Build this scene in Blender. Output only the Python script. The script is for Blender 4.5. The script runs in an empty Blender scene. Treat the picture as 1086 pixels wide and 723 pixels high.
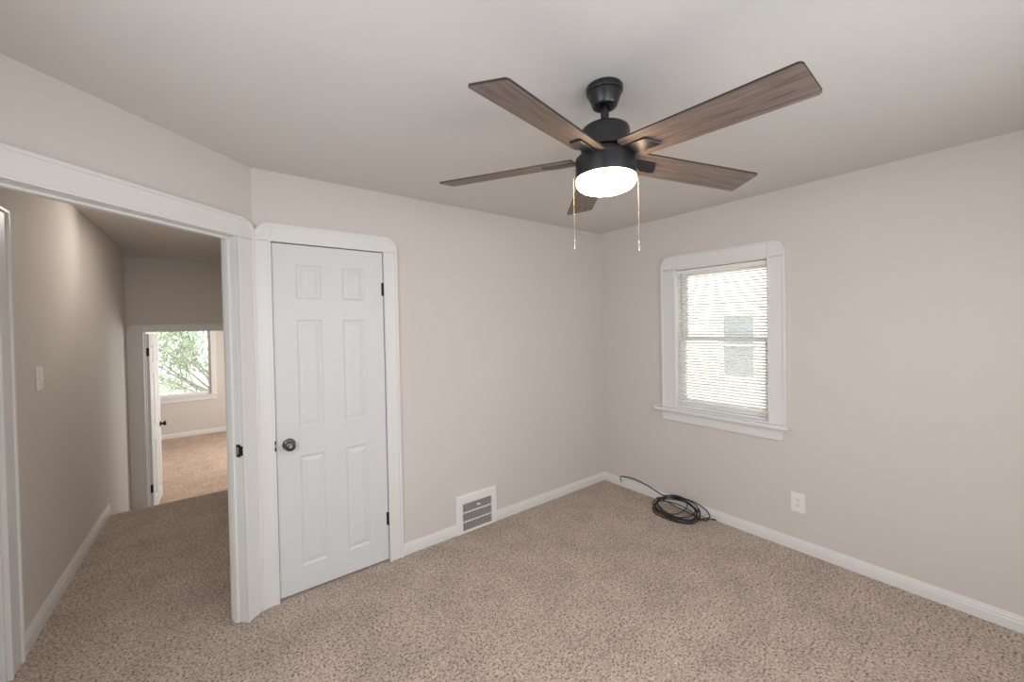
import bpy, bmesh, math, random
from mathutils import Matrix, Vector

S = bpy.context.scene
COL = S.collection
R = math.radians

# ------------------------------------------------------------------ camera
FPX = 425.98
cam_d = bpy.data.cameras.new('camera')
cam = bpy.data.objects.new('camera', cam_d); COL.objects.link(cam)
yaw, pitch, roll = 0.6548, -0.0141, -0.0189
fw = Vector((math.sin(yaw)*math.cos(pitch), math.cos(yaw)*math.cos(pitch), math.sin(pitch)))
rt = Vector((math.cos(yaw), -math.sin(yaw), 0)); up = rt.cross(fw)
r2 = rt*math.cos(roll) + up*math.sin(roll); u2 = up*math.cos(roll) - rt*math.sin(roll)
mw = Matrix((r2, u2, -fw)).transposed().to_4x4(); mw.translation = Vector((-3.1256, -2.6064, 1.5354))
cam.matrix_world = mw
cam_d.sensor_width = 36; cam_d.lens = 36*FPX/1086; cam_d.clip_start = 0.02; cam_d.clip_end = 200
cam_d.shift_y = -9.637/1086
S.camera = cam

# ------------------------------------------------------------------ light, exposure
S.view_settings.view_transform = 'Standard'; S.view_settings.look = 'None'
S.view_settings.gamma = 1.0; S.view_settings.use_curve_mapping = False
S.view_settings.exposure = 0.0
w = bpy.data.worlds.new('overcast_sky'); S.world = w; w.use_nodes = True
bg = w.node_tree.nodes['Background']
bg.inputs[0].default_value = (0.93, 0.97, 1.0, 1); bg.inputs[1].default_value = 5.0
S.cycles.max_bounces = 10; S.cycles.diffuse_bounces = 7; S.cycles.transparent_max_bounces = 24
S.cycles.sample_clamp_indirect = 4.0


def area(name, loc, direction, sx, sy, power, col):
    d = bpy.data.lights.new(name, 'AREA'); d.shape = 'RECTANGLE'; d.size = sx; d.size_y = sy
    d.energy = power; d.color = col
    o = bpy.data.objects.new(name, d); COL.objects.link(o); o.location = loc
    o.rotation_euler = Vector(direction).to_track_quat('-Z', 'Y').to_euler()
    return o


sd_ = bpy.data.lights.new('hazy_sun', 'SUN'); sd_.energy = 4.5; sd_.angle = R(6); sd_.color = (1, .97, .93)
so_ = bpy.data.objects.new('hazy_sun', sd_); COL.objects.link(so_); so_.rotation_euler = Vector((.80, .30, -.75)).to_track_quat('-Z', 'Y').to_euler()
# added fill lights: behind the camera, the west side and the far room
area('bedroom_south_fill', (-2.0, -3.20, 1.40), (0.08, 1, -0.35), 2.2, 1.15, 53, (0.905, 0.97, 1.03))  # added fill for assumed daylight behind the camera; the south wall is solid
area('bedroom_west_fill', (-3.84, -1.95, 1.40), (1, 0.1, -0.30), 1.1, 1.1, 29, (0.905, 0.97, 1.03))  # added fill that evens out the bedroom; no window in this wall
area('far_room_fill', (-1.66, 5.5, 0.9), (-1, 0.0, -0.05), 1.8, 1.3, 70, (1.0, 0.98, 0.95))  # added unseen fill for the far room and the open door's face

# ------------------------------------------------------------------ materials


def mat(name, col, rough=0.6, metal=0.0, spec=0.5, bump=None, var=None, emit=None):
    m = bpy.data.materials.new(name); m.use_nodes = True
    nt = m.node_tree; b = nt.nodes['Principled BSDF']
    b.inputs['Base Color'].default_value = (*col, 1); b.inputs['Roughness'].default_value = rough
    b.inputs['Metallic'].default_value = metal; b.inputs['Specular IOR Level'].default_value = spec
    if bump or var:
        tc = nt.nodes.new('ShaderNodeTexCoord')
    if var:
        n = nt.nodes.new('ShaderNodeTexNoise'); n.inputs['Scale'].default_value = var[0]; n.inputs['Detail'].default_value = 4
        nt.links.new(tc.outputs['Object'], n.inputs['Vector'])
        r = nt.nodes.new('ShaderNodeValToRGB'); r.color_ramp.elements[0].position = .3; r.color_ramp.elements[1].position = .7
        r.color_ramp.elements[0].color = tuple(c*(1-var[1]) for c in col) + (1,)
        r.color_ramp.elements[1].color = tuple(min(1, c*(1+var[1])) for c in col) + (1,)
        nt.links.new(n.outputs['Fac'], r.inputs[0]); nt.links.new(r.outputs[0], b.inputs['Base Color'])
    if bump:
        n = nt.nodes.new('ShaderNodeTexNoise'); n.inputs['Scale'].default_value = bump[0]; n.inputs['Detail'].default_value = 3
        nt.links.new(tc.outputs['Object'], n.inputs['Vector'])
        bp = nt.nodes.new('ShaderNodeBump'); bp.inputs['Strength'].default_value = bump[1]; bp.inputs['Distance'].default_value = bump[2]
        nt.links.new(n.outputs['Fac'], bp.inputs['Height']); nt.links.new(bp.outputs[0], b.inputs['Normal'])
    if emit:
        b.inputs['Emission Color'].default_value = (*emit[0], 1); b.inputs['Emission Strength'].default_value = emit[1]
    return m


PAINT = mat('greige_wall_paint', (0.650, 0.610, 0.573), 0.75, spec=0.25, bump=(60, .12, .004), var=(1.3, .012))
CEIL = mat('ceiling_paint', (0.66, 0.635, 0.61), 0.85, spec=0.2, bump=(7, .25, .01), var=(1.1, .012))
TRIM = mat('white_trim_paint', (0.755, 0.75, 0.737), 0.38, spec=0.4, bump=(25, .06, .003))
DOORW = mat('white_door_paint', (0.685, 0.695, 0.70), 0.42, spec=0.4, bump=(90, .05, .002))
PLASTIC = mat('white_plastic', (0.82, 0.81, 0.79), 0.35)
DARK = mat('dark_slot', (0.015, 0.014, 0.013), 0.6)
BLACKM = mat('oil_rubbed_bronze', (0.062, 0.062, 0.067), 0.33, metal=0.9, spec=0.5)
BLACKH = mat('black_hardware', (0.014, 0.013, 0.013), 0.45, metal=0.3)
PEWTER = mat('dark_pewter', (0.13, 0.125, 0.125), 0.3, metal=0.9)
BRASS = mat('worn_brass', (0.40, 0.31, 0.25), 0.45, metal=0.5)
STEEL = mat('steel', (0.55, 0.54, 0.52), 0.35, metal=0.9)
CORD = mat('black_cable', (0.022, 0.021, 0.022), 0.45, spec=0.5)
BLADE_EDGE = mat('dark_blade_edge', (0.028, 0.022, 0.021), 0.45)
BLIND = mat('ivory_blind', (0.86, 0.84, 0.79), 0.45)
VINYL = mat('white_vinyl', (0.82, 0.83, 0.82), 0.4)
LOUVRE = mat('grey_metal_louvre', (0.40, 0.38, 0.37), 0.5)
SIDING = mat('cream_siding', (0.78, 0.73, 0.68), 0.7, var=(3, .05))
ROOFM = mat('roof_shingle', (0.20, 0.18, 0.17), 0.9, bump=(40, .4, .02))
DARKGLASS = mat('house_window_pane', (0.20, 0.225, 0.24), 0.15)
BARK = mat('tree_bark', (0.34, 0.30, 0.26), 0.9, bump=(30, .6, .03))
GRASSM = mat('gravel_ground', (0.40, 0.385, 0.36), 0.95, var=(3, .12))
STAIN = mat('added_lamp_ring_brown', (0.52, 0.40, 0.28), 0.5)  # brown of the ceiling mark, put on the added lamp's ring


def carpet(name, lo, hi):
    m = bpy.data.materials.new(name); m.use_nodes = True
    nt = m.node_tree; b = nt.nodes['Principled BSDF']; b.inputs['Roughness'].default_value = 1.0
    b.inputs['Specular IOR Level'].default_value = 0.05
    b.inputs['Sheen Weight'].default_value = 0.15
    tc = nt.nodes.new('ShaderNodeTexCoord')
    def noise(sc, det, rough=.6):
        n = nt.nodes.new('ShaderNodeTexNoise'); n.inputs['Scale'].default_value = sc
        n.inputs['Detail'].default_value = det; n.inputs['Roughness'].default_value = rough
        nt.links.new(tc.outputs['Object'], n.inputs['Vector']); return n
    fine = noise(88, 2.5, .65); big = noise(4.2, 3); mid = noise(30, 2)
    r = nt.nodes.new('ShaderNodeValToRGB'); e = r.color_ramp.elements
    e[0].position = .33; e[0].color = (*lo, 1); e[1].position = .62; e[1].color = (*hi, 1)
    x = e.new(.46); x.color = (*[(a*.36+c*.64) for a, c in zip(lo, hi)], 1)
    nt.links.new(fine.outputs['Fac'], r.inputs[0])
    mr = nt.nodes.new('ShaderNodeMapRange'); mr.inputs[1].default_value = .3; mr.inputs[2].default_value = .7
    mr.inputs[3].default_value = .72; mr.inputs[4].default_value = 1.18
    ad = nt.nodes.new('ShaderNodeMath'); ad.operation = 'MULTIPLY_ADD'; ad.inputs[1].default_value = .5
    hb = nt.nodes.new('ShaderNodeMath'); hb.operation = 'MULTIPLY'; hb.inputs[1].default_value = .5
    nt.links.new(mid.outputs['Fac'], hb.inputs[0])
    nt.links.new(big.outputs['Fac'], ad.inputs[0]); nt.links.new(hb.outputs[0], ad.inputs[2])
    nt.links.new(ad.outputs[0], mr.inputs[0])
    mx = nt.nodes.new('ShaderNodeVectorMath'); mx.operation = 'SCALE'
    nt.links.new(r.outputs[0], mx.inputs[0]); nt.links.new(mr.outputs[0], mx.inputs['Scale'])
    nt.links.new(mx.outputs[0], b.inputs['Base Color'])
    bp = nt.nodes.new('ShaderNodeBump'); bp.inputs['Strength'].default_value = .55; bp.inputs['Distance'].default_value = .010
    nt.links.new(fine.outputs['Fac'], bp.inputs['Height']); nt.links.new(bp.outputs[0], b.inputs['Normal'])
    return m


CARPET = carpet('beige_brown_carpet', (0.108, 0.063, 0.043), (0.615, 0.505, 0.43))


def wood():
    m = bpy.data.materials.new('grey_oak_blade'); m.use_nodes = True
    nt = m.node_tree; b = nt.nodes['Principled BSDF']; b.inputs['Roughness'].default_value = .5
    tc = nt.nodes.new('ShaderNodeTexCoord'); mp = nt.nodes.new('ShaderNodeMapping')
    mp.inputs['Scale'].default_value = (1.6, 22, 22)
    nt.links.new(tc.outputs['Object'], mp.inputs['Vector'])
    n = nt.nodes.new('ShaderNodeTexNoise'); n.inputs['Scale'].default_value = 3.2; n.inputs['Detail'].default_value = 6
    n.inputs['Roughness'].default_value = .62; n.inputs['Distortion'].default_value = .8
    nt.links.new(mp.outputs[0], n.inputs['Vector'])
    r = nt.nodes.new('ShaderNodeValToRGB'); e = r.color_ramp.elements
    e[0].position = .34; e[0].color = (0.105, 0.073, 0.060, 1); e[1].position = .66; e[1].color = (0.235, 0.182, 0.158, 1)
    nt.links.new(n.outputs['Fac'], r.inputs[0]); nt.links.new(r.outputs[0], b.inputs['Base Color'])
    return m


WOOD = wood()


def glass():
    m = bpy.data.materials.new('clear_window_glass'); m.use_nodes = True
    nt = m.node_tree; nt.nodes.clear()
    o = nt.nodes.new('ShaderNodeOutputMaterial'); t = nt.nodes.new('ShaderNodeBsdfTransparent'); g = nt.nodes.new('ShaderNodeBsdfGlossy')
    g.inputs['Roughness'].default_value = .02; t.inputs[0].default_value = (.93, .95, .94, 1)
    f = nt.nodes.new('ShaderNodeFresnel'); f.inputs[0].default_value = 1.45
    x = nt.nodes.new('ShaderNodeMixShader')
    nt.links.new(f.outputs[0], x.inputs[0]); nt.links.new(t.outputs[0], x.inputs[1]); nt.links.new(g.outputs[0], x.inputs[2])
    nt.links.new(x.outputs[0], o.inputs[0]); return m


GLASS = glass()


def slatmat():
    m = bpy.data.materials.new('ivory_translucent_slat'); m.use_nodes = True
    nt = m.node_tree; nt.nodes.clear()
    o = nt.nodes.new('ShaderNodeOutputMaterial'); d = nt.nodes.new('ShaderNodeBsdfDiffuse'); t = nt.nodes.new('ShaderNodeBsdfTranslucent')
    d.inputs[0].default_value = (.93, .915, .88, 1); t.inputs[0].default_value = (.95, .945, .925, 1)
    x = nt.nodes.new('ShaderNodeMixShader'); x.inputs[0].default_value = .62
    nt.links.new(d.outputs[0], x.inputs[1]); nt.links.new(t.outputs[0], x.inputs[2]); nt.links.new(x.outputs[0], o.inputs[0]); return m


SLAT = slatmat()


def leafmat():
    m = bpy.data.materials.new('tree_leaf'); m.use_nodes = True
    nt = m.node_tree; nt.nodes.clear()
    o = nt.nodes.new('ShaderNodeOutputMaterial'); d = nt.nodes.new('ShaderNodeBsdfDiffuse'); t = nt.nodes.new('ShaderNodeBsdfTranslucent')
    g = nt.nodes.new('ShaderNodeObjectInfo')
    tc = nt.nodes.new('ShaderNodeTexCoord'); n = nt.nodes.new('ShaderNodeTexNoise'); n.inputs['Scale'].default_value = 3
    nt.links.new(tc.outputs['Object'], n.inputs['Vector'])
    r = nt.nodes.new('ShaderNodeValToRGB'); r.color_ramp.elements[0].color = (.33, .40, .27, 1); r.color_ramp.elements[1].color = (.52, .57, .44, 1)
    nt.links.new(n.outputs['Fac'], r.inputs[0]); nt.links.new(r.outputs[0], d.inputs[0]); nt.links.new(r.outputs[0], t.inputs[0])
    x = nt.nodes.new('ShaderNodeMixShader'); x.inputs[0].default_value = .5
    nt.links.new(d.outputs[0], x.inputs[1]); nt.links.new(t.outputs[0], x.inputs[2]); nt.links.new(x.outputs[0], o.inputs[0]); return m


LEAF = leafmat()
SHADE = mat('lit_frosted_glass', (0.9, 0.88, 0.84), 0.4, emit=((1.0, 0.72, 0.44), 34.0))

# ------------------------------------------------------------------ mesh helpers


class MB:
    def __init__(s): s.v = []; s.f = []; s.mi = []

    def add(s, vs, fs, M=None, mi=0):
        o = len(s.v); s.v += [tuple(M @ Vector(v)) if M else tuple(v) for v in vs]
        s.f += [tuple(o+i for i in f) for f in fs]; s.mi += [mi]*len(fs); return s

    def box(s, a, b, M=None, mi=0):
        x0, x1 = sorted((a[0], b[0])); y0, y1 = sorted((a[1], b[1])); z0, z1 = sorted((a[2], b[2]))
        vs = [(x, y, z) for z in (z0, z1) for y in (y0, y1) for x in (x0, x1)]
        return s.add(vs, [(0, 2, 3, 1), (4, 5, 7, 6), (0, 1, 5, 4), (2, 6, 7, 3), (0, 4, 6, 2), (1, 3, 7, 5)], M, mi)

    def prism(s, poly, w0, w1, M=None, mi=0, mi_lo=None, mi_hi=None):
        """polygon in (u, v) extruded along the local third axis"""
        n = len(poly); A = sum(poly[i][0]*poly[(i+1) % n][1]-poly[(i+1) % n][0]*poly[i][1] for i in range(n))
        if A < 0: poly = poly[::-1]
        if w0 > w1: w0, w1 = w1, w0
        vs = [(p[0], p[1], w0) for p in poly] + [(p[0], p[1], w1) for p in poly]
        o = len(s.v); s.v += [tuple(M @ Vector(v)) if M else v for v in vs]
        s.f.append(tuple(o+i for i in range(n-1, -1, -1))); s.mi.append(mi if mi_lo is None else mi_lo)
        s.f.append(tuple(o+n+i for i in range(n))); s.mi.append(mi if mi_hi is None else mi_hi)
        for i in range(n):
            j = (i+1) % n; s.f.append((o+i, o+j, o+n+j, o+n+i)); s.mi.append(mi)
        return s

    def lathe(s, prof, seg=40, M=None, mi=0):
        """profile of (r, z), closed at both ends when r is 0"""
        vs = []; idx = []
        for r, z in prof:
            if r < 1e-6: idx.append([len(vs)]); vs.append((0, 0, z))
            else:
                idx.append(list(range(len(vs), len(vs)+seg)))
                vs += [(r*math.cos(2*math.pi*k/seg), r*math.sin(2*math.pi*k/seg), z) for k in range(seg)]
        fs = []
        for a, b in zip(idx, idx[1:]):
            for k in range(seg):
                k2 = (k+1) % seg
                if len(a) == 1 and len(b) == 1: continue
                if len(a) == 1: fs.append((a[0], b[k2], b[k]))
                elif len(b) == 1: fs.append((a[k], a[k2], b[0]))
                else: fs.append((a[k], a[k2], b[k2], b[k]))
        return s.add(vs, fs, M, mi)

    def tube(s, pts, rad, seg=8, M=None, mi=0):
        pts = [Vector(p) for p in pts]; n = len(pts)
        rad = rad if isinstance(rad, (list, tuple)) else [rad]*n
        t0 = (pts[1]-pts[0]).normalized(); ref = Vector((0, 0, 1)) if abs(t0.z) < .9 else Vector((1, 0, 0))
        nx = t0.cross(ref).normalized(); vs = []
        for i in range(n):
            t = (pts[min(i+1, n-1)]-pts[max(i-1, 0)]).normalized()
            nx = (nx - t*nx.dot(t)).normalized(); ny = t.cross(nx)
            for k in range(seg):
                a = 2*math.pi*k/seg; vs.append(tuple(pts[i]+(nx*math.cos(a)+ny*math.sin(a))*rad[i]))
        fs = [(i*seg+k, i*seg+(k+1) % seg, (i+1)*seg+(k+1) % seg, (i+1)*seg+k) for i in range(n-1) for k in range(seg)]
        fs += [tuple(range(seg-1, -1, -1)), tuple(range((n-1)*seg, n*seg))]
        return s.add(vs, fs, M, mi)

    def build(s, name, mats, parent=None, smooth=None, bevel=None, seg=2):
        me = bpy.data.meshes.new(name); me.from_pydata(s.v, [], s.f); me.update()
        mats = mats if isinstance(mats, (list, tuple)) else [mats]
        for m in mats: me.materials.append(m)
        for p, i in zip(me.polygons, s.mi): p.material_index = i
        bm = bmesh.new(); bm.from_mesh(me); bmesh.ops.recalc_face_normals(bm, faces=bm.faces); bm.to_mesh(me); bm.free()
        o = bpy.data.objects.new(name, me); COL.objects.link(o)
        if parent is not None: o.parent = parent
        if bevel:
            b = o.modifiers.new('bevel', 'BEVEL'); b.width = bevel; b.segments = seg; b.limit_method = 'ANGLE'; b.angle_limit = R(40)
        if smooth is not None:
            for p in me.polygons: p.use_smooth = True
            if smooth < 180: me.set_sharp_from_angle(angle=R(smooth))
        return o


def tag(o, label=None, cat=None, group=None, kind=None):
    if label: o['label'] = label
    if cat: o['category'] = cat
    if group: o['group'] = group
    if kind: o['kind'] = kind
    return o


def thing(name, label, cat, loc=(0, 0, 0), group=None, kind=None):
    o = bpy.data.objects.new(name, None); COL.objects.link(o); o.location = loc; o.empty_display_size = .05
    return tag(o, label, cat, group, kind)


def frame(origin, u, w=None):
    """plane frame: local x = u along the wall, local y = up, local z = out of the wall"""
    u = Vector((u[0], u[1], 0)).normalized(); v = Vector((0, 0, 1)); n = u.cross(v)
    M = Matrix((u, v, n)).transposed().to_4x4(); M.translation = Vector(origin); return M


def rel(M, parent):
    return Matrix.Translation(-Vector(parent.location)) @ M


def arc(cx, cy, r, a0, a1, n=8):
    return [(cx+r*math.cos(R(a0+(a1-a0)*i/n)), cy+r*math.sin(R(a0+(a1-a0)*i/n))) for i in range(n+1)]


def rrect(x0, y0, x1, y1, r, n=5):
    return arc(x1-r, y0+r, r, -90, 0, n)+arc(x1-r, y1-r, r, 0, 90, n)+arc(x0+r, y1-r, r, 90, 180, n)+arc(x0+r, y0+r, r, 180, 270, n)


# ------------------------------------------------------------------ room shell
H = 2.427
CA, SA = math.cos(0.714), math.sin(0.714)
XC = -2.902
FA = frame((0, 0, 0), (1, 0))                    # wall with the closet door, u = x
FB = frame((0, 0, 0), (0, -1))                   # wall with the window, u = -y
FC = frame((XC, 0, 0), (CA, SA))                 # angled wall with the open doorway, u = -distance from the corner
FW = frame((-3.858, 0, 0), (0.0236, 1))          # hall wall on the left, u = y
FH = frame((0, 3.30, 0), (1, 0))                 # end wall of the hall, u = x
YF = 7.63; ZF = -0.52
FF = frame((0, YF, 0), (1, 0))                   # far room's window wall


def wall(name, M, u0, u1, v0, v1, holes=(), T=.12, label=None, m=PAINT):
    b = MB(); cuts = sorted(holes); u = u0
    for (a, c, p, q) in cuts:
        if a > u: b.box((u, v0, -T), (a, v1, 0), M)
        if p > v0: b.box((a, v0, -T), (c, p, 0), M)
        if q < v1: b.box((a, q, -T), (c, v1, 0), M)
        u = c
    if u < u1: b.box((u, v0, -T), (u1, v1, 0), M)
    o = b.build(name, m); return tag(o, label, 'wall', kind='structure')


wall('wall_north', FA, XC, 0.15, -.1, H, [(-2.836, -2.166, -.1, 2.05)], label='greige wall behind the white closet door and the floor vent')
wall('wall_east', FB, -0.12, 3.36, -.1, H, [(.775, 1.482, .835, 1.985)], T=.15, label='greige wall with the small window and the outlet')
wall('wall_northwest', FC, -1.30, -0.0, -.1, H, [(-1.14, -.094, -.1, 2.045)], T=.085, label='short angled greige wall above the open doorway')
wall('wall_west', FW, -3.36, 3.42, -.7, H, [(-.66, .21, -.7, 2.03)], label='long greige hall wall with the light switch')
tag(MB().box((-3.95, -3.36, -.1), (0.15, -3.24, H)).build('wall_south', PAINT), 'plain greige wall behind the camera', 'wall', kind='structure')
wall('wall_hall_end', FH, -3.95, -2.74, -.7, H+.05, [(-3.66, -2.90, -.7, 1.565)], label='dim greige wall above the doorway at the end of the hall')
tag(MB().box((-2.86, .12, -.7), (-2.74, 3.30, H)).build('wall_hall_right', PAINT), 'greige hall wall hidden behind the door jamb', 'wall', kind='structure')
tag(MB().box((-2.74, .80, -.1), (-1.5, .9, H)).box((-1.6, .12, -.1), (-1.5, .80, H)).build('wall_closet', PAINT), 'greige wall inside the closet', 'wall', kind='structure')
# far room, half a storey lower
XFL, XFR, ZFC = -5.35, -1.6, 1.95
wall('wall_far_room', FF, XFL, XFR, ZF-.1, ZFC, [(-4.45, -3.022, .28, 1.75)], T=.14, label='pale greige far room wall under the tree window')
tag(MB().box((XFL-.12, 3.42, ZF-.1), (XFL, YF, ZFC)).build('wall_far_left', PAINT), 'left wall of the far room', 'wall', kind='structure')
tag(MB().box((XFR, 3.42, ZF-.1), (XFR+.12, YF, ZFC)).build('wall_far_right', PAINT), 'right wall of the far room', 'wall', kind='structure')
tag(MB().box((XFL, 3.30, ZF-.1), (-3.95, 3.42, ZFC)).box((-2.74, 3.30, ZF-.1), (XFR, 3.42, ZFC)).build('wall_far_front', PAINT), 'near wall of the far room', 'wall', kind='structure')

# floors: bedroom and hall carpet, three steps down, lower carpet
tag(MB().prism([(-3.95, -3.3), (.1, -3.3), (.1, 2.19), (-3.95, 2.19)], -.08, 0).build('floor', CARPET, bevel=.02, seg=3), 'speckled beige brown carpet of the bedroom and hall', 'floor', kind='structure')
st = MB()
for k in range(3):
    st.box((-3.95, 2.19-.02+.25*k, ZF-.2), (-2.8, 2.19+.25*(k+1), -.173*(k+1)) if k < 2 else (-2.8, 3.5, ZF))
st.box((-3.95, 2.15, ZF-.2), (-2.8, 2.175, -.05))
tag(st.build('floor_steps', CARPET), 'carpeted steps going down behind the hall edge', 'floor', kind='structure')
tag(MB().box((XFL, 3.42, ZF-.1), (XFR, YF, ZF)).build('floor_far_room', carpet('far_room_carpet', (0.15, 0.09, 0.06), (0.60, 0.44, 0.335))), 'bright tan carpet of the lower far room', 'floor', kind='structure')
# ceilings
c = MB().prism([(-4.0, -3.36), (.15, -3.36), (.15, 3.42), (-4.0, 3.42)], H, H+.1)
cv = [(2.86, H+.01), (2.86, H)]
for i in range(1, 13):
    t = i/12; cv.append((2.86+.44*t, H-.066*t**1.7))
cv += [(3.30, H+.01)]
MX = Matrix(((0, 0, 1, 0), (1, 0, 0, 0), (0, 1, 0, 0), (0, 0, 0, 1)))      # (a, b, c) -> (x=c, y=a, z=b)
c.prism(cv, -3.95, -2.8, MX)
tag(c.build('ceiling', CEIL, smooth=20), 'off white ceiling with a soft cove at the hall end', 'ceiling', kind='structure')
tag(MB().box((XFL, 3.42, ZFC), (XFR, YF, ZFC+.1)).build('ceiling_far_room', CEIL), 'ceiling of the lower far room', 'ceiling', kind='structure')

# ------------------------------------------------------------------ trim


def casing_mb(b, M, iu0, iu1, ov, top, wL=.1, wR=.1, r=.078, t=.018, v0=0.0, left=True, right=True, bw=.014):
    """side boards, head board, rounded corner blocks and a raised outer band; ov = inner top, top = outer top"""
    g = .0008; ou0, ou1 = iu0-wL, iu1+wR
    inner = .011
    def leg(a, c, sgn):
        b.box((a, v0, 0), (c, ov-g, t), M)
    if left:
        leg(ou0, iu0, -1)
        b.prism([(iu0-g, ov+g), (iu0-g, top)]+arc(ou0+r, top-r, r, 90, 180)+[(ou0, ov+g)], 0, t, M)
    if right:
        leg(iu1, ou1, 1)
        b.prism([(iu1+g, ov+g), (ou1, ov+g)]+arc(ou1-r, top-r, r, 0, 90)+[(iu1+g, top)], 0, t, M)
    b.box((iu0 if left else ou0, ov, 0), (iu1 if right else ou1, top, t), M)
    # outer band
    h = t+.007
    if left:
        b.box((ou0-.002, v0, 0), (ou0+bw, top-r, h), M)
        b.prism(arc(ou0+r, top-r, r+.002, 90, 180, 10)+arc(ou0+r, top-r, r-bw, 180, 90, 10), 0, h, M)
    if right:
        b.box((ou1-bw, v0, 0), (ou1+.002, top-r, h), M)
        b.prism(arc(ou1-r, top-r, r+.002, 0, 90, 10)+arc(ou1-r, top-r, r-bw, 90, 0, 10), 0, h, M)
    b.box(((ou0+r) if left else ou0, top-bw, 0), ((ou1-r) if right else ou1, top+.002, h), M)
    # inner bead
    if left: b.box((iu0-inner, v0, .002), (iu0+.0012, ov-.0012, t+.004), M)
    if right: b.box((iu1-.0012, v0, .002), (iu1+inner, ov-.0012, t+.004), M)
    b.box((iu0-inner if left else ou0, ov-.0012, .002), (iu1+inner if right else ou1, ov+inner, t+.0043), M)
    return b


def jamb_mb(b, M, u0, u1, v0, v1, T, lining=.018, w1=0.0):
    b.box((u0, v0, -T), (u0+lining, v1, w1), M); b.box((u1-lining, v0, -T), (u1, v1, w1), M)
    b.box((u0, v1-lining, -T), (u1, v1, w1), M); return b


# closet door trim
b = casing_mb(MB(), FA, -2.820, -2.182, 2.036, 2.131, wL=.078, wR=.086)
jamb_mb(b, FA, -2.836, -2.166, 0, 2.05, .12, lining=.014)
t1 = tag(b.build('trim_1', TRIM, bevel=.0025), 'white rounded casing around the closet door', 'door trim', kind='structure')
# open doorway trim
b = casing_mb(MB(), FC, -1.122, -.108, 2.030, 2.1356, wL=.1, wR=.103)
jamb_mb(b, FC, -1.14, -.094, 0, 2.045, .09, lining=.016)
b.box((-1.124, 0, -.066), (-1.112, 2.029, -.034), FC).box((-.122, 0, -.066), (-.110, 2.029, -.034), FC).box((-1.124, 2.017, -.066), (-.110, 2.029, -.034), FC)
t2 = tag(b.build('trim_2', TRIM, bevel=.0025), 'wide white casing and jamb of the open doorway', 'door trim', kind='structure')
sp = MB().box((-.1125, .876, -.027), (-.110, .942, -.001), FC).build('strike_plate', BLACKH, t2, bevel=.001)
MB().box((-.1125, .884, -.001), (-.104, .934, .012), FC).build('strike_lip', BLACKH, sp, bevel=.001)
MB().box((-.1132, .890, -.023), (-.1122, .928, -.012), FC).build('latch_hole', BRASS, sp)
# hall side casing of the door at the picture's left edge
b = MB(); D = .125
b.box((.045+D, 0, 0), (.170+D, 2.100, .016), FW).box((.156+D, 0, 0), (.173+D, 2.116, .025), FW).box((.044+D, 0, .001), (.058+D, 2.0, .020), FW)
b.box((-.66, 2.02, 0), (.085+D, 2.100, .016), FW).box((-.75, 2.098, 0), (.156+D, 2.116, .025), FW).box((-.75, 0, 0), (-.66, 2.1, .016), FW)
b.box((-.66, -.05, -.12), (-.645, 2.03, .001), FW).box((.03+D, -.05, -.12), (.0448+D, 2.03, .0005), FW).box((-.66, 2.015, -.12), (.085+D, 2.03, .001), FW)
tag(b.build('trim_3', TRIM, bevel=.003), 'white square cornered casing at the left edge of the hall', 'door trim', kind='structure')
# end of hall doorway trim
b = casing_mb(MB(), FH, -3.650, -2.91, 1.548, 1.63, wL=.128, wR=.1, v0=ZF)
jamb_mb(b, FH, -3.66, -2.90, ZF, 1.565, .12, lining=.016)
b.box((-3.644, ZF, -.085), (-3.634, 1.549, -.05), FH)
t4 = tag(b.build('trim_4', TRIM, bevel=.0025), 'white rounded casing around the doorway at the hall end', 'door trim', kind='structure')


def baseboard(name, M, pieces, v0, label, h=.088):
    b = MB()
    P = [(0, v0), (.014, v0), (.014, v0+h*.62), (.011, v0+h*.68), (.0115, v0+h*.78), (.008, v0+h*.88), (.006, v0+h), (0, v0+h)]
    K = Matrix(((0, 0, 1, 0), (0, 1, 0, 0), (1, 0, 0, 0), (0, 0, 0, 1)))
    for a, c_ in pieces: b.prism(P, a, c_, M @ K)
    return tag(b.build(name, TRIM), label, 'baseboard', kind='structure')


baseboard('baseboard_north', FA, [(-2.094, -1.678), (-1.322, -.0)], -.01, 'white baseboard either side of the floor vent')
baseboard('baseboard_east', FB, [(.0, 3.24)], -.01, 'white baseboard under the window')
baseboard('baseboard_west', FW, [(.29, 2.215)], -.01, 'white baseboard along the left hall wall', h=.10)
baseboard('baseboard_far', FF, [(XFL, XFR)], ZF-.01, 'white baseboard below the far room window', h=.10)

# ------------------------------------------------------------------ doors


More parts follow.
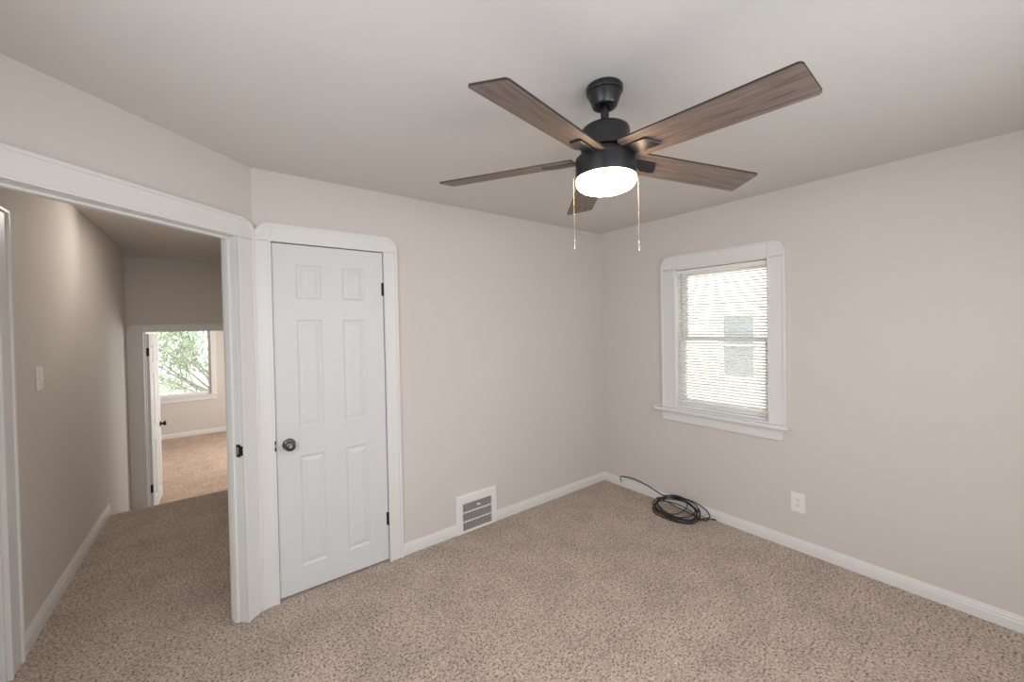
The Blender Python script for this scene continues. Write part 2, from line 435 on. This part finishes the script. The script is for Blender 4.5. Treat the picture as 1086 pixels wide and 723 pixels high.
def panel_door(name, M, wd, ht, th, parent):
    """six panel slab: local x across, y up, z thickness (0 = back, th = front); panels sunk on both faces"""
    st_, mu = .118*wd/.63, .118*wd/.63
    pw = (wd-2*st_-mu)/2
    cols = [(st_, st_+pw), (st_+pw+mu, wd-st_)]
    rows = [(.145, .79), (.955, 1.585), (1.705, 1.905)]
    if ht < 2: rows = [(a*ht/2.025, c_*ht/2.025) for a, c_ in rows]
    b = MB(); d = .007
    xs = [0, cols[0][0], cols[0][1], cols[1][0], cols[1][1], wd]; ys = [0]+[y for r_ in rows for y in r_]+[ht]
    for side in (0, 1):
        z = th if side else 0; s = -1 if side else 1
        def q(x0, y0, x1, y1, za):
            b.add([(x0, y0, za), (x1, y0, za), (x1, y1, za), (x0, y1, za)], [(0, 1, 2, 3)], M)
        for i in range(5):
            for j in range(len(ys)-1):
                if i in (1, 3) and j in (1, 3, 5):
                    x0, x1, y0, y1 = xs[i], xs[i+1], ys[j], ys[j+1]
                    rings = [(0, 0), (.010, d), (.018, d), (.038, .0015)]
                    P = []
                    for ins, dp in rings:
                        P.append([(x0+ins, y0+ins, z+s*dp), (x1-ins, y0+ins, z+s*dp), (x1-ins, y1-ins, z+s*dp), (x0+ins, y1-ins, z+s*dp)])
                    for A_, B_ in zip(P, P[1:]):
                        for k in range(4):
                            b.add([A_[k], A_[(k+1) % 4], B_[(k+1) % 4], B_[k]], [(0, 1, 2, 3)], M)
                    b.add(P[-1], [(0, 1, 2, 3)], M)
                else: q(xs[i], ys[j], xs[i+1], ys[j+1], z)
    b.add([(0, 0, 0), (wd, 0, 0), (wd, 0, th), (0, 0, th)], [(0, 1, 2, 3)], M); b.add([(0, ht, 0), (wd, ht, 0), (wd, ht, th), (0, ht, th)], [(0, 1, 2, 3)], M)
    b.add([(0, 0, 0), (0, ht, 0), (0, ht, th), (0, 0, th)], [(0, 1, 2, 3)], M); b.add([(wd, 0, 0), (wd, ht, 0), (wd, ht, th), (wd, 0, th)], [(0, 1, 2, 3)], M)
    o = b.build(name, DOORW, parent)
    me = o.data; bm = bmesh.new(); bm.from_mesh(me); bmesh.ops.remove_doubles(bm, verts=bm.verts, dist=1e-5)
    bmesh.ops.recalc_face_normals(bm, faces=bm.faces); bm.to_mesh(me); bm.free(); return o


def knob(parent, M, m, scale=1.0, keyed=False):
    """rose, neck and round knob, axis = local z"""
    k = MB().lathe([(0, 0), (.033, 0), (.034, .004), (.031, .009), (.020, .011), (.0125, .014), (.012, .024), (.017, .029), (.0255, .036),
                    (.0285, .045), (.0275, .054), (.022, .060), (.013, .062), (.012, .060), (0, .060)], 32, M @ Matrix.Scale(scale, 4))
    o = k.build('door_knob', m, parent, smooth=50)
    MB().lathe([(0, .0605*scale), (.0085, .0605*scale), (.008, .0635*scale), (0, .064*scale)], 20, M).build('knob_button', STEEL, o, smooth=50)
    return o


D1 = thing('door_1', 'closed white six panel closet door with a dark round knob', 'door', (-2.501, .02, .012), kind='structure')
MD1 = rel(FA, D1)
def T_(M, x, y, z): return M @ Matrix.Translation((x, y, z))
panel_door('door_slab', T_(MD1, -2.814, .012, -.037), .629, 2.018, .035, D1)
knob(D1, T_(MD1, -2.752, .882, -.002), PEWTER)
b = MB().box((-2.8255, .860, .016), (-2.8185, .918, .0232), MD1); lt = b.build('latch', BLACKH, D1, bevel=.001)
MB().box((-2.8245, .881, .018), (-2.8135, .899, .0240), MD1).build('latch_bolt', STEEL, lt, bevel=.001)
for z in (1.793, .281):
    h = MB().lathe([(0, -.042), (.0055, -.042), (.0055, .042), (0, .042)], 14, T_(MD1, -2.1825, z, .004) @ Matrix.Rotation(R(-90), 4, 'X'))
    hb = h.build('hinge', BLACKH, D1, smooth=40)
    MB().box((-2.196, z-.042, -.012), (-2.184, z+.042, -.0005), MD1).build('hinge_leaf', BLACKH, hb)

# far room door, standing open
D2 = thing('door_2', 'white six panel door standing open at the hall end', 'door', (-3.612, 3.425, ZF+.015), kind='structure')
dirv = Vector((.030, .71)).normalized()
MD2 = frame((0, 0, 0), (dirv.x, dirv.y))         # z = n = towards +x (the visible face)
panel_door('door_slab', T_(MD2, .0, 0, -.035), .71, 2.03, .035, D2)
knob(D2, T_(MD2, .645, .905, 0), BLACKH)
knob(D2, T_(MD2, .645, .905, -.035) @ Matrix.Rotation(R(180), 4, 'Y'), BLACKH)
for z in (1.323-ZF-.015, -.21-ZF-.015):
    h = MB().box((-.0025, z-.045, -.036), (.0, z+.045, -.0), MD2).lathe([(0, -.045), (.006, -.045), (.006, .045), (0, .045)], 12, T_(MD2, -.006, z, -.039) @ Matrix.Rotation(R(-90), 4, 'X'))
    h.build('hinge', BLACKH, D2)
# plain door at the left edge of the hall (behind its casing)
D3 = thing('door_3', 'white six panel door behind the left hall casing', 'door', (-3.86, -.29, .0), kind='structure')
panel_door('door_slab', T_(rel(FW, D3), -.642, .012, -.06), .832, 2.0, .035, D3)
knob(D3, T_(rel(FW, D3), -.585, .9, -.025), PEWTER)

# ------------------------------------------------------------------ windows


def sash(b, M, u0, u1, v0, v1, w0, w1, st_, bot, top):
    b.box((u0, v0, w0), (u0+st_, v1, w1), M).box((u1-st_, v0, w0), (u1, v1, w1), M)
    b.box((u0+st_, v0, w0), (u1-st_, v0+bot, w1), M).box((u0+st_, v1-top, w0), (u1-st_, v1, w1), M); return b


W1 = thing('window_1', 'small double hung window with white casing and sill', 'window', (0, -1.12, .835), kind='structure')
M1 = rel(FB, W1)
casing_mb(MB(), M1, .783, 1.474, 1.980, 2.089, wL=.122, wR=.107, v0=.826).build('window_casing', TRIM, W1, bevel=.0025)
j = MB(); j.box((.775, .835, -.15), (.787, 1.985, .004), M1).box((1.470, .835, -.15), (1.482, 1.985, .004), M1).box((.775, 1.973, -.15), (1.482, 1.985, .004), M1)
j.box((.775, .835, -.15), (1.482, .850, -.02), M1).build('window_frame', VINYL, W1)
MB().box((.604, .799, 0), (1.601, .826, .055), M1).box((.775, .826, -.06), (1.482, .838, .03), M1).build('window_stool', TRIM, W1, bevel=.004)
MB().prism([(.658, .798), (1.564, .798)]+arc(1.564-.02, .717+.02, .02, 0, -90, 4)+arc(.658+.02, .717+.02, .02, -90, -180, 4), 0, .018, M1).build('window_apron', TRIM, W1, bevel=.003)
us = sash(MB(), M1, .787, 1.470, 1.385, 1.973, -.125, -.095, .042, .038, .05).build('upper_sash', VINYL, W1, bevel=.003)
MB().box((.829, 1.423, -.112), (1.428, 1.923, -.108), M1).build('glass_pane', GLASS, us)
ls = sash(MB(), M1, .787, 1.470, .850, 1.425, -.09, -.06, .042, .055, .038).build('lower_sash', VINYL, W1, bevel=.003)
MB().box((.829, .905, -.077), (1.428, 1.387, -.073), M1).build('glass_pane', GLASS, ls)

W2 = thing('window_2', 'far room window with a green tree outside', 'window', (-3.7, YF, .28), kind='structure')
M2 = rel(FF, W2)
b = MB().box((-3.022, .17, 0), (-2.934, 1.84, .022), M2).box((-4.54, .17, 0), (-4.45, 1.84, .022), M2).box((-4.45, .17, 0), (-3.022, .262, .022), M2).box((-4.45, 1.75, 0), (-3.022, 1.84, .022), M2)
b.box((-4.56, .258, 0), (-2.92, .28, .05), M2)
b.build('window_casing', TRIM, W2, bevel=.003)
s2 = sash(MB(), M2, -4.45, -3.022, .28, 1.75, -.09, -.05, .045, .045, .045).build('window_sash', VINYL, W2, bevel=.003)
MB().box((-4.405, .325, -.072), (-3.067, 1.705, -.068), M2).build('glass_pane', GLASS, s2)

# ------------------------------------------------------------------ window blind
BL = thing('window_blind', 'ivory mini blind with half open slats hung in the small window', 'window blind', (-.0, -1.125, 1.97))
MBL = rel(FB, BL)
MB().box((.792, 1.936, -.045), (1.462, 1.966, -.006), MBL).build('headrail', BLIND, BL, bevel=.002)
sl = MB(); n = 47; z0, z1 = .912, 1.925; tilt = R(28)
for i in range(n):
    z = z0+(z1-z0)*i/(n-1); vs = []
    for k in range(5):
        q = -1+k*.5; a = q*.0125; zz = .0016*(1-q*q)
        vs.append((a*math.cos(tilt)+zz*math.sin(tilt)-.027, z-a*math.sin(tilt)+zz*math.cos(tilt)))
    th = .0006
    prof = vs+[(p[0], p[1]-th) for p in vs[::-1]]
    sl.prism(prof, .794, 1.460, MBL @ Matrix(((0, 0, 1, 0), (0, 1, 0, 0), (1, 0, 0, 0), (0, 0, 0, 1))))
sl.build('slats', SLAT, BL)
MB().box((.793, .884, -.039), (1.461, .898, -.013), MBL).build('bottom_rail', BLIND, BL, bevel=.003)
for u in (.875, 1.127, 1.38):
    MB().tube([(u, .89, -.0145), (u, 1.94, -.0145)], .0008, 5, MBL).tube([(u, .89, -.0395), (u, 1.94, -.0395)], .0008, 5, MBL).build('ladder_cord', BLIND, BL)
MB().tube([(.835, 1.945, -.004), (.836, 1.90, .004), (.838, 1.40, .005)], .0032, 8, MBL).build('tilt_wand', mat('clear_wand', (.45, .45, .43), .2), BL)
for u in (.812, 1.445):
    MB().tube([(u, 1.94, -.006), (u, .875, -.006)], .0008, 5, MBL).box((u-.004, .862, -.010), (u+.004, .884, -.002), MBL).build('lift_cord', BLIND, BL)

# ------------------------------------------------------------------ ceiling fan
FX, FY = -1.907, -1.619
FAN = thing('ceiling_fan', 'black five blade ceiling fan with grey oak blades and a lit light', 'ceiling fan', (FX, FY, H))
def zf(p): return [(r, z-H) for r, z in p]
MB().lathe(zf([(0, 2.427), (.066, 2.427), (.068, 2.424), (.068, 2.409), (.066, 2.404), (.0615, 2.402), (.061, 2.399), (.0595, 2.390), (.047, 2.360), (.0445, 2.354), (.040, 2.351), (.031, 2.3515), (.024, 2.360), (0, 2.361)]), 48).build('canopy', BLACKM, FAN, smooth=40)
MB().lathe(zf([(0, 2.38), (.0155, 2.39), (.0155, 2.280), (.023, 2.277), (.024, 2.270), (0, 2.269)]), 28).build('downrod', BLACKM, FAN, smooth=40)
MB().lathe(zf([(0, 2.278), (.060, 2.2775), (.079, 2.274), (.087, 2.268), (.0905, 2.259), (.091, 2.249), (.091, 2.188), (.088, 2.185), (.078, 2.184), (.076, 2.155), (0, 2.155)]), 56).build('motor_housing', BLACKM, FAN, smooth=40)
LK = MB().lathe(zf([(0, 2.166), (.095, 2.166), (.108, 2.163), (.1125, 2.158), (.1125, 2.089), (.1115, 2.086), (.108, 2.086), (.108, 2.092), (0, 2.092)]), 64).build('light_kit', BLACKM, FAN, smooth=40)
MB().lathe(zf([(0, 2.0885), (.1075, 2.0885), (.1105, 2.084), (.1110, 2.072), (.1075, 2.061), (.098, 2.051), (.080, 2.043), (.055, 2.0375), (.028, 2.035), (0, 2.034)]), 64).build('glass_shade', SHADE, FAN, smooth=60)
TIP = Matrix.Rotation(.028, 4, 'X') @ Matrix.Rotation(.007, 4, 'Y')
R0, R1, HW = .112, .673, .0685
for k in range(5):
    a = R(50.75+72*k)
    BM = TIP @ Matrix.Translation((0, 0, 2.1665-H)) @ Matrix.Rotation(a, 4, 'Z') @ Matrix.Rotation(R(2.35), 4, 'Y') @ Matrix.Rotation(R(-12.3), 4, 'X')
    poly = arc(R1-.012, HW-.012, .012, 90, 0, 5)+arc(R1-.012, -HW+.012, .012, 0, -90, 5)+arc(R0+.016, -HW*.93+.016, .016, -90, -180, 5)+arc(R0+.016, HW*.93-.016, .016, 180, 90, 5)
    bo = MB().prism(poly, -.0032, .0032, None, 0, mi_lo=1, mi_hi=0).build('blade', [BLADE_EDGE, WOOD], FAN)
    bo.matrix_local = BM
    br = MB().prism([(.070, -.020), (.105, -.026), (.118, -.029), (.205, -.030), (.212, -.024), (.236, .024), (.231, .030), (.118, .029), (.105, .026), (.070, .020)], -.0105, -.0034)
    br.build('blade_bracket', BLACKM, bo, bevel=.002)
pv = Vector((0.793, -0.609, 0))
for sgn, zend, zc in ((-1, 1.822, 1.952), (1, 1.812, 1.955)):
    p = pv*.121*sgn + Vector((.0, .0, 0)); q = pv*.1135*sgn
    ch = MB().tube([(q.x*.98, q.y*.98, 2.125-H), (p.x, p.y, 2.118-H), (p.x*1.01, p.y*1.01, 2.10-H), (p.x*1.01, p.y*1.01, zend+.034-H)], .0011, 6)
    zz = 2.09
    while zz > zend+.036:
        ch.lathe([(0, -.0014), (.0014, -.0006), (.0014, .0006), (0, .0014)], 5, Matrix.Translation((p.x*1.01, p.y*1.01, zz-H))); zz -= .012
    co = ch.build('pull_chain', BRASS, FAN)
    MB().lathe([(0, 0), (.003, .001), (.0036, .006), (.0036, .030), (.0015, .036), (0, .037)], 14, Matrix.Translation((p.x*1.01, p.y*1.01, zend-H))).build('chain_fob', STEEL, co, smooth=50)
    MB().lathe([(0, -.004), (.0032, -.001), (.0032, .001), (0, .004)], 10, Matrix.Translation((p.x*1.01, p.y*1.01, zc-H))).build('chain_coupling', BRASS, co, smooth=50)

# ------------------------------------------------------------------ added hall lamp
HLx, HLy = -3.20, 1.60
RL = thing('added_hall_lamp', 'added round lamp in the hall that brightens the upper left wall', 'added light', (HLx, HLy, H))  # made-up fixture behind the header, added to light the left hall wall
MB().lathe([(.060, -.001), (.062, -.006), (.085, -.006), (.090, -.003), (.090, 0)], 40).build('added_lamp_ring', STAIN, RL, smooth=50)  # ring of the added lamp, standing in for a brown ceiling mark
MB().lathe([(0, -.002), (.06, -.002), (.06, -.0045), (0, -.0045)], 32).build('added_lamp_lens', mat('added_lamp_lens', (.9, .9, .85), .4, emit=((1, .86, .7), 1.5)), RL)  # glowing disc of the added lamp
ld = bpy.data.lights.new('hall_wall_fill_spot', 'SPOT'); ld.energy = 15; ld.color = (1, .90, .80); ld.spot_size = R(112); ld.spot_blend = 1.0; ld.shadow_soft_size = .06  # added spot for the bright patch high on the left wall
lo = bpy.data.objects.new('hall_wall_fill_spot', ld); COL.objects.link(lo); lo.location = (HLx-.01, HLy-.03, H-.04); lo.rotation_euler = Vector((-.50, -.52, -.20)).to_track_quat('-Z', 'Y').to_euler()

ad = bpy.data.lights.new('hall_fill_disc', 'AREA'); ad.shape = 'DISK'; ad.size = .12; ad.energy = 5; ad.color = (1, .93, .85)  # added flat fill for the lower hall wall and carpet
ao = bpy.data.objects.new('hall_fill_disc', ad); COL.objects.link(ao); ao.location = (HLx, HLy, H-.012)

# ------------------------------------------------------------------ floor register on the wall
V = thing('vent_register', 'white wall vent register set in the baseboard beside the closet door', 'vent', (-1.5, 0, 0))
MV = rel(FA, V)
b = MB()
fo = [(-1.680, -.005), (-1.320, -.005), (-1.320, .283), (-1.680, .283)]; fi = [(-1.628, .014), (-1.370, .014), (-1.370, .216), (-1.628, .216)]
def ring(b, A_, B_, wa, wb, M):
    for k in range(4):
        k2 = (k+1) % 4
        b.add([(*A_[k], wa), (*A_[k2], wa), (*B_[k2], wb), (*B_[k], wb)], [(0, 1, 2, 3)], M)
def inset(P, d): return [(P[0][0]+d, P[0][1]+d), (P[1][0]-d, P[1][1]+d), (P[2][0]-d, P[2][1]-d), (P[3][0]+d, P[3][1]-d)]
ring(b, fo, fo, 0, .014, MV); ring(b, fo, inset(fo, .008), .014, .022, MV); ring(b, inset(fo, .008), inset(fi, -.006), .022, .022, MV); ring(b, inset(fi, -.006), fi, .022, .016, MV); ring(b, fi, fi, .016, .002, MV)
b.build('register_plate', PLASTIC, V)
MB().box((-1.629, .012, .001), (-1.369, .217, .003), MV).build('damper', DARK, V)
lv = MB()
nl = 22
for i in range(nl):
    u = -1.628+.258*(i+.5)/nl
    lv.box((-.0006, .014, -.0036), (.0006, .216, .0036), MV @ Matrix.Translation((u, 0, .011)) @ Matrix.Rotation(R(48), 4, 'Y'))
lv.build('louvres', LOUVRE, V)
MB().box((-1.629, .077, .006), (-1.369, .084, .018), MV).box((-1.629, .146, .006), (-1.369, .153, .018), MV).build('crossbars', PLASTIC, V, bevel=.001)
MB().box((-1.505, .182, .008), (-1.482, .192, .030), MV).build('damper_lever', PLASTIC, V, bevel=.002)

# ------------------------------------------------------------------ outlet and switch
O = thing('wall_outlet', 'white duplex outlet low on the wall right of the window', 'outlet', (0, -1.6415, .322))
MO = rel(FB, O)
MB().prism(rrect(1.601, .257, 1.682, .386, .004), 0, .006, MO).build('cover_plate', PLASTIC, O, bevel=.003)
for z in (.3415, .3015):
    rc = MB().prism(arc(1.6415, z, .0165, 35, 145, 6)+arc(1.6415, z, .0165, 215, 325, 6), .005, .0085, MO).build('receptacle', PLASTIC, O, bevel=.001)
    MB().box((1.6340, z+.001, .007), (1.6362, z+.009, .0088), MO).box((1.6470, z+.001, .007), (1.6490, z+.008, .0088), MO).lathe([(0, 0), (.0026, 0), (.0026, .0018), (0, .0018)], 12, MO @ Matrix.Translation((1.6415, z-.007, .007))).build('slots', DARK, rc)
MB().lathe([(0, 0), (.003, 0), (.0025, .0015), (0, .002)], 14, MO @ Matrix.Translation((1.6415, .3215, .006))).build('screw', STEEL, O)

SW = thing('light_switch', 'white light switch on the left hall wall', 'light switch', (-3.842, .690, 1.30))
MS = rel(FW, SW)
MB().prism(rrect(.652, 1.238, .728, 1.365, .004), 0, .008, MS).build('cover_plate', PLASTIC, SW, bevel=.003)
MB().box((.6835, 1.289, .008), (.6965, 1.314, .010), MS).box((.6855, 1.293, .008), (.6945, 1.304, .020), MS).build('toggle', PLASTIC, SW, bevel=.001)
for z in (1.268, 1.335): MB().lathe([(0, 0), (.003, 0), (.0025, .0015), (0, .002)], 12, MS @ Matrix.Translation((.690, z, .008))).build('screw', STEEL, SW)

# ------------------------------------------------------------------ loose cable
random.seed(5)
pts = [(-.030, -.222, .062), (-.026, -.214, .070), (-.022, -.208, .080), (-.020, -.212, .090), (-.019, -.235, .098), (-.018, -.30, .108), (-.018, -.38, .108), (-.018, -.46, .098), (-.018, -.53, .085), (-.020, -.60, .068), (-.024, -.66, .058)]
cx, cy = -.158, -.862; ang = R(24)
N = 30; t0 = R(78)
shape = [(1.0, 1.0, 0, 0, 0), (.94, 1.10, -.012, .012, .004), (1.05, .93, .006, -.010, .010), (.86, .62, .030, .030, .012), (1.0, 1.06, -.018, .0, .014),
         (.90, .40, -.010, .015, .016), (1.04, 1.0, .0, .016, .018), (.62, .80, .012, .055, .020)]
for lp in range(len(shape)):
    for i in range(N):
        f = i/N; A_ = shape[lp]; B_ = shape[min(lp+1, len(shape)-1)]
        q = [a*(1-f)+b_*f for a, b_ in zip(A_, B_)]
        t = t0 - 2*math.pi*f
        u = .196*q[0]*math.sin(t); v = .122*q[1]*math.cos(t)
        x = cx+q[2] + v*math.cos(ang) + u*math.sin(ang)*.35; y = cy+q[3] + u*math.cos(ang) - v*math.sin(ang)
        x = min(x, -.021)
        z = .005 + q[4] + max(0, (x+.22))*.42*(1+.25*math.sin(lp*2))
        pts.append((x, y, z))
lx, ly, lz = pts[-1]
ends = [(-.10, -1.03, .012), (-.06, -1.062, .014), (-.045, -1.085, .016)]
bigl = [(-.022, -.72, .075), (-.020, -.80, .088), (-.020, -.90, .092), (-.020, -.98, .080), (-.021, -1.03, .058), (-.022, -1.055, .032), (-.03, -1.06, .016), (-.06, -1.04, .010), (-.12, -1.01, .008)]
def smooth_path(P, m=4):
    out = []; P = [Vector(p) for p in P]; n = len(P)
    for i in range(n-1):
        p0, p1, p2, p3 = P[max(i-1, 0)], P[i], P[i+1], P[min(i+2, n-1)]
        for k in range(m):
            t = k/m; out.append(.5*((2*p1)+(-p0+p2)*t+(2*p0-5*p1+4*p2-p3)*t*t+(-p0+3*p1-3*p2+p3)*t**3))
    out.append(P[-1]); return out
CB = thing('coiled_cable', 'loose coil of thin black cable on the carpet under the window', 'cable', (-.16, -.86, 0))
MC = Matrix.Translation((.16, .86, 0))
MB().tube(smooth_path(pts[:11]+bigl+pts[20:]+ends), .0042, 7, MC).build('cable_run', CORD, CB, smooth=80)
MB().tube([(-.045, -1.085, .016), (-.040, -1.097, .016), (-.032, -1.112, .015)], [.0055, .006, .0045], 10, MC).build('cable_plug', CORD, CB, smooth=60)
MB().tube([(-.030, -.222, .062), (-.032, -.226, .055), (-.033, -.232, .050)], [.0042, .0042, .0036], 8, MC).build('cable_tip', CORD, CB, smooth=60)

# ------------------------------------------------------------------ outdoors
tag(MB().box((-40, -40, -3.6), (40, 60, -3.4)).build('ground', GRASSM), 'pale gravel ground outside', 'ground', kind='structure')
# the house next door, seen through the blind
HX = 5.0
NH = thing('house', 'cream sided house next door seen through the blind', 'house', (HX, 0, -3.4))
MH = rel(frame((HX, 0, 0), (0, -1)), NH)
wu0, wu1, wv0, wv1 = -1.117, -.572, .515, 1.657
sd = MB()
v = -3.4
while v < 3.0:
    for a, c_ in ((-6, wu0-.13), (wu1+.13, 6)) if wv0-.13 < v+.05 < wv1+.13 else ((-6, 6),):
        sd.prism([(0, v), (.018, v), (.006, v+.105), (0, v+.105)], a, c_, MH @ Matrix(((0, 0, 1, 0), (0, 1, 0, 0), (1, 0, 0, 0), (0, 0, 0, 1))))
    v += .10
sd.box((-6, -3.4, -5), (6, 3.0, -.001), MH)
sd.build('siding', SIDING, NH)
wf = MB().box((wu0-.13, wv0-.13, 0), (wu0, wv1+.13, .04), MH).box((wu1, wv0-.13, 0), (wu1+.13, wv1+.13, .04), MH).box((wu0, wv1, 0), (wu1, wv1+.13, .04), MH).box((wu0, wv0-.13, 0), (wu1, wv0, .04), MH).box((wu0, 1.06, 0), (wu1, 1.12, .03), MH).build('house_window', TRIM, NH)
MB().box((wu0, wv0, .001), (wu1, wv1, .012), MH).build('house_pane', DARKGLASS, wf)
MB().prism([(-6.4, 3.0), (6.4, 3.0), (6.4, 3.12), (-6.4, 3.12)], -5, .25, MH).prism([(.25, 3.12), (-2.5, 4.6), (-5.5, 3.12)], -6.4, 6.4, MH @ Matrix(((0, 0, 1, 0), (0, 1, 0, 0), (1, 0, 0, 0), (0, 0, 0, 1)))).build('house_roof', ROOFM, NH)

# tree beyond the far room's window
random.seed(11)
TR = thing('tree', 'leafy green tree outside the far room window', 'tree', (-2.2, 12.6, -3.4))
def loc(p): return (p[0]+2.2, p[1]-12.6, p[2]+3.4)
tips = []; wood_mb = MB()
def branch(p, d, L, r, depth):
    n = 6; P = [Vector(p)]; dd = Vector(d).normalized()
    for i in range(n):
        dd = (dd+Vector((random.uniform(-.16, .16), random.uniform(-.16, .16), random.uniform(-.08, .12)))).normalized()
        P.append(P[-1]+dd*L/n)
    wood_mb.tube([loc(q) for q in P], [r*(1-.55*i/n) for i in range(n+1)], 6)
    if depth == 0:
        for q in P[1:]: tips.append(q)
        return
    for i in range(4 if depth > 1 else 5):
        k = random.randint(2, n); a = random.uniform(0, 6.28)
        nd = (dd*.75+Vector((math.cos(a), math.sin(a)*.8, random.uniform(-.25, .55)))*.8)
        branch(P[k], nd, L*random.uniform(.5, .7), r*.5, depth-1)
    if depth == 1: tips.extend(P[3:])
branch((-2.2, 12.6, -3.4), (0, 0, 1), 2.8, .17, 0)
tips.clear()
for a in (190, 160, 215, 240, 130, 175, 200, 20, 320, 90):
    branch((-2.2, 12.6, -1.0), (math.cos(R(a)), math.sin(R(a))*.7, random.uniform(.55, 1.1)), random.uniform(2.2, 3.1), .045, 2)
wood_mb.build('trunk', BARK, TR, smooth=80)
lf = MB()
for q in tips:
    for _ in range(8):
        p = q+Vector((random.gauss(0, .13), random.gauss(0, .13), random.gauss(0, .12)))
        s = random.uniform(.035, .065); M = Matrix.Translation(loc(p)) @ Matrix.Rotation(random.uniform(0, 6.28), 4, 'Z') @ Matrix.Rotation(random.uniform(-1.2, 1.2), 4, 'X') @ Matrix.Rotation(random.uniform(-.8, .8), 4, 'Y')
        lf.add([(0, -s, 0), (s*.5, -s*.2, .1*s), (s*.42, s*.4, .1*s), (0, s*1.1, 0), (-s*.42, s*.4, .1*s), (-s*.5, -s*.2, .1*s)], [(0, 1, 2, 3), (0, 3, 4, 5)], M)
lf.build('foliage', LEAF, TR)
